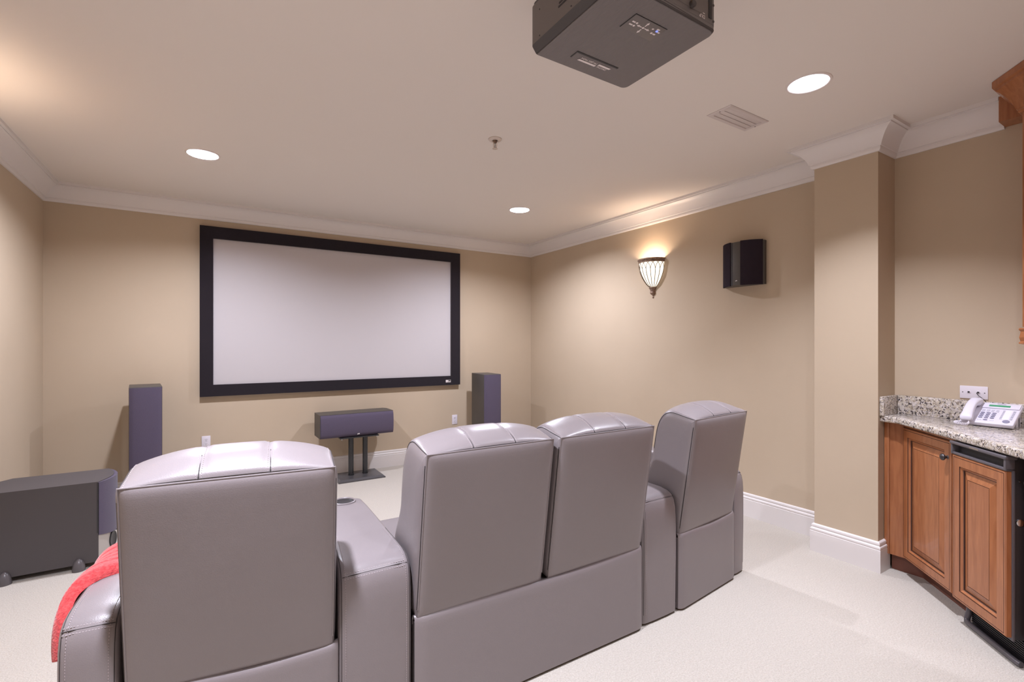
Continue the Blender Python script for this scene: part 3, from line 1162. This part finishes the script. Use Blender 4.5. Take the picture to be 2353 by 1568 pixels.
text('lettering', 'PROJECTION', .0125, 'print_white', t, lx(Matrix.Translation((.029, -.0065, 0)) @ shear))
MB().box(-.093, .099, .109, .116, -.0016, .002).build('finger_slot', 'slot_dark', t)
MB().box(-.0975, -.093, .109, .149, -.0016, .002).build('finger_slot', 'slot_dark', t)

# ------------------------------------------------------------------ air register and sprinkler
t = thing('air_register', 'white louvred air register in the ceiling beside the projector', 'vent', (2.594, 1.668, ZC))
m = MB().rings(.366, .152, [(0, 0), (0, .003), (.006, .007), (.026, .007), (.028, .002)], fill=False)
m.xform(Matrix.Translation((-.183, -.076, 0)) @ Matrix.Rotation(R(0), 4, 'X') @ Matrix(((1, 0, 0, 0), (0, 0, 1, 0), (0, 1, 0, 0), (0, 0, 0, 1))))
m.build('frame', 'vent_metal', t, ang=15)
MB().box(-.156, .156, -.05, .05, -.0016, -.0006).build('backing', 'vent_metal', t)
for k, (ya, w_) in enumerate(((-.049, .033), (-.0165, .033), (.016, .033))):
    lv = MB().box(-.153, .153, 0, w_, -.0012, .0012, .0005)
    lv.xform(Matrix.Translation((0, ya, -.004)) @ Matrix.Rotation(R(5), 4, 'X'))
    lv.build('louvre', 'vent_metal', t)
for sx in (-.17, .17):
    MB().lathe([(.0035, 0), (.003, -.0016), (.0001, -.0018)], 10, c=(sx, 0, -.007)).build('screw', 'ash', t)

t = thing('fire_sprinkler', 'small pendant fire sprinkler hanging from the middle of the ceiling', 'sprinkler', (1.547, 2.663, ZC))
MB().lathe([(.044, 0), (.043, -.004), (.036, -.009), (.020, -.012), (.017, -.008)], 32).build('escutcheon', 'sprinkler', t)
MB().lathe([(.012, -.006), (.012, -.020), (.009, -.024), (.0001, -.024)], 20).build('nozzle', 'iron', t)
for s in (-1, 1):
    MB().tube([(s * .010, 0, -.020), (s * .0125, 0, -.035), (s * .010, 0, -.050), (s * .003, 0, -.057)], .0024, 8).build('yoke', 'sprinkler', t)
MB().tube([(0, 0, -.022), (0, 0, -.056)], .0022, 8).build('bulb', 'rib_iron', t)
MB().lathe([(.0001, -.060), (.018, -.062), (.018, -.0605), (.006, -.055), (.0001, -.055)], 24).build('deflector', 'sprinkler', t)

# ------------------------------------------------------------------ box speaker on the right wall
t = thing('wall_speaker', 'dark curved surround speaker mounted on the right wall beside the pilaster', 'speaker', (XR, 2.283, 1.838))
Hs = .345
def arc(p, q, bul, n=8):
    p, q = Vector(p), Vector(q)
    d = q - p
    nn = Vector((-d.y, d.x)).normalized()
    return [tuple(p.lerp(q, i / n) + nn * bul * math.sin(i / n * PI)) for i in range(n + 1)]
# plan in (x out of the wall negative, y along the wall)
plan = [(0, -.172), (-.030, -.176)] + arc((-.032, -.170), (-.118, -.034), .012)[1:-1] + [(-.118, -.034), (-.118, .034)] + arc((-.118, .034), (-.032, .170), .012)[1:-1] + [(-.030, .176), (0, .172)]
MB().prism(plan, 0, Hs - .006).build('cabinet', 'ash', t, ang=25)
def grille_panel(a, b_, bul):
    o = arc(a, b_, bul, 10)
    i_ = [(x * .97 + .012, y * .97) for x, y in o]
    m = MB()
    m.prism(o + i_[::-1], -.002, Hs)
    return m.build('grille', 'dark_grille', t, ang=25)
grille_panel((-.042, -.168), (-.130, -.038), .014)
grille_panel((-.128, .050), (-.040, .172), .014)
MB().box(-.126, -.117, -.036, .030, 0, Hs - .004, .002).build('centre_strip', 'ash', t)
MB().box(-.124, -.116, .031, .046, .0, Hs - .004).build('grille_gap', 'slot_dark', t)
bd = MB().prism([(.010 * math.cos(a), .007 * math.sin(a)) for a in [i * PI / 8 for i in range(16)]], 0, .0012)
bd.xform(Matrix.Translation((-.126, -.003, .036)) @ Matrix.Rotation(-PI / 2, 4, 'Z') @ Matrix.Rotation(PI / 2, 4, 'X'))
bo = bd.build('badge', 'slot_dark', t)
text('badge_lettering', 'psb', .011, 'print_white', bo, Matrix.Translation((-.1275, -.003, .036)) @ Matrix.Rotation(-PI / 2, 4, 'Z') @ Matrix.Rotation(PI / 2, 4, 'X'), bold=.0005)

# ------------------------------------------------------------------ bar: base cabinet, ice maker, counter, upper cabinet
D0 = Vector((3.500, 1.178))
S2 = math.sqrt(.5)
DIAG_ROT = R(-135)     # local x runs along the front (to the right), local -y faces the room


def diag(s, n=0.0, z=0.0):
    return (D0.x - S2 * s - S2 * n, D0.y - S2 * s + S2 * n, z)


# local x of a rotated object at -135deg: (cos,sin)=(-S2,-S2); local y: (S2,-S2); so -y faces (-S2,+S2)
DOOR_PROF = [(0, 0), (0, .017), (.003, .021), (.009, .021), (.0105, .0192), (.012, .021), (.050, .021), (.0515, .0165), (.054, .0185), (.063, .0115), (.066, .008)]
DOOR_MATS = [0, 0, 0, 1, 1, 0, 1, 0, 0, 1]
PANEL_PROF = [(.066, .006), (.068, .006), (.101, .0165), (.1022, .0140), (.1035, .0165)]
PANEL_MATS = [1, 0, 1, 1]


def door(parent, w, h, x, z, y=0.0, name='door'):
    m = MB().rings(w, h, DOOR_PROF, DOOR_MATS, fill=False)
    m.xform(Matrix.Translation((x, y, z)))
    d = m.build(name, ['wood', 'glaze'], parent, ang=12)
    p = MB().rings(w, h, PANEL_PROF, PANEL_MATS)
    p.xform(Matrix.Translation((x, y, z)))
    p.build('raised_panel', ['wood', 'glaze'], d, ang=12)
    return d


def knob(parent, x, y, z):
    k = MB().lathe([(.0001, .033), (.008, .0322), (.014, .029), (.0172, .0245), (.0172, .021), (.014, .0165), (.008, .013), (.0065, .004), (.010, 0)], 28)
    k.xform(Matrix.Translation((x, y, z)) @ Matrix.Rotation(PI / 2, 4, 'X'))
    return k.build('knob', 'knob', parent)


def base_cabinet(label, s0, width, knob_right, n0=0.0):
    t = thing('base_cabinet', label, 'cabinet', diag(s0, n0), DIAG_ROT, 'bar base cabinets')
    MB().box(0, width, .0, .30, .10, .900).build('carcass', 'wood', t)
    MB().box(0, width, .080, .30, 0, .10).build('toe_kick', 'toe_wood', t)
    d = door(t, .430, .765, .006, .112)
    knob(d, .412 if knob_right else .04, -.021, .795)
    m = MB().rings(width, .024, [(0, 0), (0, .012), (.003, .014), (.005, .012), (.007, .014)], [0, 0, 1, 1])
    m.xform(Matrix.Translation((0, 0, .877)))
    m.build('top_rail', ['wood', 'glaze'], t, ang=12)
    return t


bc = base_cabinet('reddish wood base cabinet with one raised-panel door beside the pilaster', 0.0, .488, True)
# filler that faces straight into the room, between the pilaster and the diagonal door
Mi = Matrix.Rotation(-DIAG_ROT, 4, 'Z') @ Matrix.Translation((-D0.x, -D0.y, 0))
fm = MB().box(3.500, 3.55, 1.176, PY0 - .001, .10, .900)
fm.xform(Mi)
fm.build('filler_panel', 'wood', bc)
fm = MB().box(3.492, 3.50, PY0 - .028, PY0 - .002, .10, .900, .003)
fm.xform(Mi)
fm.build('scribe_strip', 'wood', bc)
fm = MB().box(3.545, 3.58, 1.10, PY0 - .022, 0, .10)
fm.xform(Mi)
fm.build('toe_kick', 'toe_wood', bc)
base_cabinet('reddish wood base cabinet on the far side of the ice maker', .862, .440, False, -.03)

t = thing('ice_maker', 'black under-counter ice maker with a wooden raised-panel door', 'ice maker', diag(.492), DIAG_ROT)
IW = .352
MB().box(.004, IW - .004, -.019, .40, .115, .896, .003).build('body', 'ice_black', t)
MB().box(0, IW, -.029, -.019, .110, .836, .002).build('door_frame', 'ice_grey', t)
d = door(t, IW - .012, .705, .006, .124, -.029, 'door_panel')
# top handle: lip, recess and end cheeks
h = MB()
h.box(-.004, IW + .004, -.058, -.012, .880, .896, .005, 3)
h.box(0, .013, -.054, -.019, .832, .884, .003)
h.box(IW - .013, IW, -.054, -.019, .832, .884, .003)
h.box(0, IW, -.052, -.019, .831, .843, .003)
ho = h.build('handle', 'ice_grey', t)
MB().box(.013, IW - .013, -.026, -.019, .843, .880).build('handle_recess', 'slot_dark', ho)
MB().box(.14, .20, -.0595, -.058, .886, .891).build('badge', 'chrome', ho)
g_ = MB()
for i in range(9):
    g_.box(.02, IW - .01, .022, .030, .022 + i * .0095, .027 + i * .0095)
g_.box(.012, IW - .006, .030, .10, .0, .112)
g_.build('kick_grille', 'ice_black', t)
kb = MB()
kb.tube([(.010, .026, .108), (.010, .018, .06), (.010, .010, .026), (.020, .004, .015), (.045, .0, .014), (.2, .0, .014), (IW - .02, .0, .014), (IW - .004, .004, .014)], .0125, 10)
kb.build('kick_bar', 'ice_grey', t)
for q_, z_, r_, p_ in (('lock', .615, .016, 'chrome'), ('screw', .79, .003, 'chrome')):
    k = MB().lathe([(.0001, .006), (r_ * .7, .006), (r_ * .93, .004), (r_, 0)], 24)
    k.xform(Matrix.Translation((IW - .004, .0 if q_ == 'lock' else -.004, z_)) @ Matrix.Rotation(PI / 2, 4, 'Y'))
    k.build(q_, p_, t)

# counter (its own thing) with backsplash
cf = -2.245
yj = 3.44 + cf
poly = [(3.44, PY0 - .001), (3.44, yj + .03), (3.43, yj - .012 + .012), (2.507, 2.507 + cf), (2.46, .245), (2.38, .245), (2.38, YBAR + .001), (XR - .001, YBAR + .001), (XR - .001, PY0 - .001)]
bm = bmesh.new()
vs = [bm.verts.new((x_, y_, .902)) for x_, y_ in poly]
f = bm.faces.new(vs)
ex = bmesh.ops.extrude_face_region(bm, geom=[f])
bmesh.ops.translate(bm, vec=(0, 0, .038), verts=[v for v in ex['geom'] if isinstance(v, bmesh.types.BMVert)])
bmesh.ops.bevel(bm, geom=[e for e in bm.edges if abs(e.verts[0].co.z - e.verts[1].co.z) < 1e-4], offset=.010, segments=4, profile=.5, affect='EDGES')
m = MB()
m.addbm(bm)
tag(m.build('granite_counter', 'granite', None, ang=40), 'speckled granite counter top cut diagonally across the bar corner', 'counter')
for bx, lab in (((XR - .022, XR - .001, YBAR + .023, PY0 - .023), 'long granite backsplash on the wall behind the phone'),
                ((3.432, XR - .001, PY0 - .022, PY0 - .001), 'short granite backsplash against the side of the pilaster'),
                ((2.40, XR - .023, YBAR + .001, YBAR + .022), 'granite backsplash on the short wall behind the bar')):
    tag(MB().box(*bx, .940, 1.055, .002).build('granite_backsplash', 'granite'), lab, 'backsplash', 'granite backsplash strips')

# upper corner cabinet: only its crown and side edge reach into the frame
UY = .665
UX = 3.350
ud = UY - UX
y2 = YBAR + (XR - UX)
poly = [(XR - .001, UY), (UX, UY), (y2 - ud, y2), (y2 - ud, YBAR + .001), (XR - .001, YBAR + .001)]
t = thing('upper_cabinet', 'reddish wood upper corner cabinet with crown above the phone', 'cabinet', (0, 0, 0))
MB().prism(poly, 1.456, 2.56).build('carcass', 'wood', t, ang=20)


def offs_poly(p):
    pts = [Vector(q) for q in poly[:4]]
    out = []
    def nn(a, b_):
        d = (b_ - a).normalized()
        return Vector((d.y, -d.x))
    ns = [nn(pts[i], pts[i + 1]) for i in range(3)]
    out.append(pts[0] + ns[0] * p)
    for i in (1, 2):
        out.append(pts[i] + (ns[i - 1] + ns[i]) / (1 + ns[i - 1].dot(ns[i])) * p)
    out.append(pts[3] + ns[2] * p)
    return out


def wrap(prof, name, mi='wood', ang=20):
    m = MB()
    k = 4
    vs = []
    for p, z in prof:
        vs += [(q.x, q.y, z) for q in offs_poly(p)]
    fs = [[i * k + j, i * k + j + 1, (i + 1) * k + j + 1, (i + 1) * k + j] for i in range(len(prof) - 1) for j in range(k - 1)]
    m.add(vs, fs)
    return m.build(name, mi, t, ang=ang)


# orientation test: outwards must point away from the corner
sgn = 1 if offs_poly(.05)[1].y > UY else -1
CP = [(.0, 2.50), (.006, 2.50), (.010, 2.506), (.010, 2.516), (.014, 2.520), (.016, 2.53), (.022, 2.55), (.034, 2.585), (.048, 2.615), (.058, 2.63), (.058, 2.642), (.066, 2.648), (.066, ZC - .002), (0, ZC - .002)]
wrap([(p * 1.5 * sgn, z) for p, z in CP], 'crown')
MB().box(3.535, XR - .001, .60, .79, 2.546, ZC - .001).build('crown_end_block', 'wood', t)
wrap([(p * sgn, z) for p, z in ((0, 1.45), (.010, 1.45), (.013, 1.444), (.010, 1.438), (.006, 1.434), (.008, 1.420), (.011, 1.405), (.008, 1.390), (.006, 1.386), (.012, 1.380), (.012, 1.374), (0, 1.370), (-.02, 1.370), (-.02, 1.456))], 'light_rail')
uc = offs_poly(-.10 * sgn)
pm = MB().lathe([(.034, .0), (.034, -.012), (.0001, -.013)], 24, c=(3.42, .45, 1.456))
pm.build('puck_light', 'under_light', t)
ld = bpy.data.lights.new('puck_lamp', 'SPOT')
ld.energy = 4.0
ld.spot_size = R(150)
ld.spot_blend = .6
ld.shadow_soft_size = .03
ld.color = (1.0, .92, .95)
lo_ = bpy.data.objects.new('puck_lamp', ld)
COL.objects.link(lo_)
lo_.parent = t
lo_.location = (3.42, .45, 1.438)

# ------------------------------------------------------------------ phone jack plate and desk phone
t = thing('phone_jack', 'white wall plate with two phone jacks above the granite backsplash', 'wall plate', (XR, .9165, 1.100), R(-90))
MB().box(-.0595, .0595, -.006, 0, -.036, .036, .003).build('cover_plate', 'white_plastic', t)
for x_ in (-.020, .020):
    j = MB().lathe([(.0085, 0), (.0085, .002), (.0075, .0025), (.0001, .0025)], 20)
    j.xform(Matrix.Translation((x_, -.006, .002)) @ Matrix.Rotation(PI / 2, 4, 'X'))
    jo = j.build('jack', 'white_plastic', t)
    MB().box(x_ - .0045, x_ + .0045, -.0095, -.0082, -.003, .006).build('jack_slot', 'slot_dark', jo)
for x_ in (-.046, .046):
    s_ = MB().lathe([(.0028, 0), (.002, .0012), (.0001, .0012)], 10)
    s_.xform(Matrix.Translation((x_, -.006, .0)) @ Matrix.Rotation(PI / 2, 4, 'X'))
    s_.build('screw', 'knob', t)

t = thing('desk_phone', 'white corded desk phone on the granite counter', 'telephone', (3.425, .815, .940), R(-90))
# local: x to the right as you face it, y away, z up; the deck slopes up to the back
TL = math.atan2(.088, .185)
Mt = Matrix.Translation((0, 0, .012)) @ Matrix.Rotation(TL, 4, 'X')
bw = .103
m = MB()
m.box(-bw, bw, 0, .205, -.010, .012, .005, 3)
m.xform(Mt)
body = m.build('base', 'phone', t)
m = MB().box(-.045, bw - .004, .150, .203, .012, .017, .003)
m.xform(Mt)
m.build('display_hood', 'phone', t)
m = MB().box(-.020, .062, .163, .180, .0165, .0178)
m.xform(Mt)
m.build('display', 'lcd', t)
m = MB().box(.008, .042, .190, .194, .0168, .0175)
m.xform(Mt)
m.build('maker_mark', 'phone_key', t)
for i in range(4):
    for j in range(3):
        pts = [(.0085 * math.cos(a), .0048 * math.sin(a)) for a in [q * PI / 8 for q in range(16)]]
        m = MB().prism(pts, .012, .015)
        m.xform(Mt @ Matrix.Translation((-.030 + j * .0225, .050 + i * .0165, 0)))
        m.build('key', 'phone_key', t)
for j in range(3):
    m = MB().box(-.038 + j * .0235, -.022 + j * .0235, .026, .033, .012, .014, .001) if j != 1 else MB().prism([(-.0065 + .0085 * math.cos(a), .029 + .0045 * math.sin(a)) for a in [q * PI / 8 for q in range(16)]], .012, .015)
    m.xform(Mt)
    m.build('soft_key', 'phone' if j != 1 else 'phone_key', t)
for i in range(2):
    for j in range(4):
        m = MB().box(-.038 + j * .018, -.026 + j * .018, .118 + i * .012, .124 + i * .012, .012, .0138, .001)
        m.xform(Mt)
        m.build('feature_key', 'phone', t)
        m = MB().box(-.038 + j * .018, -.026 + j * .018, .1165 + i * .012, .1172 + i * .012, .012, .0126)
        m.xform(Mt)
        m.build('key_print', 'phone_key', t)
m = MB().box(.050, .076, .048, .140, .012, .0128)
m.xform(Mt)
m.build('index_card', 'white_plastic', t)
for i in range(10):
    for x_ in (.042, .080):
        m = MB().box(x_, x_ + .010, .050 + i * .0092, .0535 + i * .0092, .012, .0142, .0008)
        m.xform(Mt)
        m.build('line_key', 'phone', t)
        m = MB().box(x_, x_ + .010, .0485 + i * .0092, .0496 + i * .0092, .012, .0126)
        m.xform(Mt)
        m.build('key_print', 'phone_key', t)
m = MB().lathe([(.0135, .012), (.0135, .0145), (.012, .0155), (.0001, .0155)], 28, c=(.072, .028, 0))
m.xform(Mt)
m.build('navigation_dial', 'phone_key', t)
for sx in (-.07, .085):
    m = MB()
    m.prism([(sx - .006, .105), (sx + .006, .105), (sx + .006, .165), (sx - .006, .165)], 0, .055)
    m.prism([(sx - .006, .150), (sx + .006, .150), (sx + .006, .185), (sx - .006, .185)], 0, .075)
    m.build('stand_leg', 'phone', t)
# handset: arched bar with a thick head at each end
hs = MB()
NS, NR = 30, 18
vs = []
for i in range(NS + 1):
    u = i / NS
    y_ = -.012 + .215 * u
    archz = .034 + .022 * math.sin(u * PI)
    top = archz + .010
    botm = .014 + (.026 * math.sin(min(max((u - .22) / .56, 0), 1) * PI) ** .7 if .22 < u < .78 else 0)
    wdt = .027 - .006 * math.sin(u * PI)
    e = min(u, 1 - u) / .06
    sc = min(1.0, math.sqrt(max(1 - (1 - min(e, 1)) ** 2, 0.02)))
    cz, hz = (top + botm) / 2, (top - botm) / 2 * sc
    for j in range(NR):
        a = 2 * PI * j / NR
        cx_, sx_ = math.cos(a), math.sin(a)
        px = math.copysign(abs(cx_) ** .55, cx_) * wdt * (.7 + .3 * sc)
        pz = math.copysign(abs(sx_) ** .55, sx_) * hz
        vs.append((-.072 + px, y_, cz + pz))
fs = [[i * NR + j, i * NR + (j + 1) % NR, (i + 1) * NR + (j + 1) % NR, (i + 1) * NR + j] for i in range(NS) for j in range(NR)]
fs += [list(range(NR))[::-1], [NS * NR + j for j in range(NR)]]
hs.add(vs, fs)
hs.xform(Mt)
ho = hs.build('handset', 'phone', t, ang=60)
cc = MB()
pts = []
q0 = [(-.066, -.012, .034), (-.060, -.022, .018), (-.068, -.028, .009), (-.095, -.022, .009), (-.120, .0, .009), (-.122, .025, .010), (-.105, .045, .012)]
cl = resample(q0, 260)
for i, c_ in enumerate(cl):
    w_ = i / 260
    if w_ < .18:
        pts.append(c_)
    else:
        a = (w_ - .18) * 2 * PI * 24
        d = Vector(cl[min(i + 1, 260)]) - Vector(cl[max(i - 1, 0)])
        d.normalize()
        sd = Vector((-d.y, d.x, 0))
        pts.append(tuple(Vector(c_) + sd * (.0055 * math.cos(a)) + Vector((0, 0, .0055 * math.sin(a)))))
cc.tube(pts, .0018, 6)
cc.build('cord', 'white_plastic', ho)
# line cord from the wall jack, hangs behind the handset
lc = MB()
lc.tube(resample([(-.083, .2185, .163), (-.085, .205, .158), (-.075, .200, .145), (-.055, .202, .125), (-.040, .205, .105)], 20), .0016, 6)
lco = lc.build('phone_line_cord', 'slot_dark')
lco.location = (3.425, .815, .940)
lco.rotation_euler = (0, 0, R(-90))
tag(lco, 'thin dark line cord from the wall jack down behind the phone', 'cord')
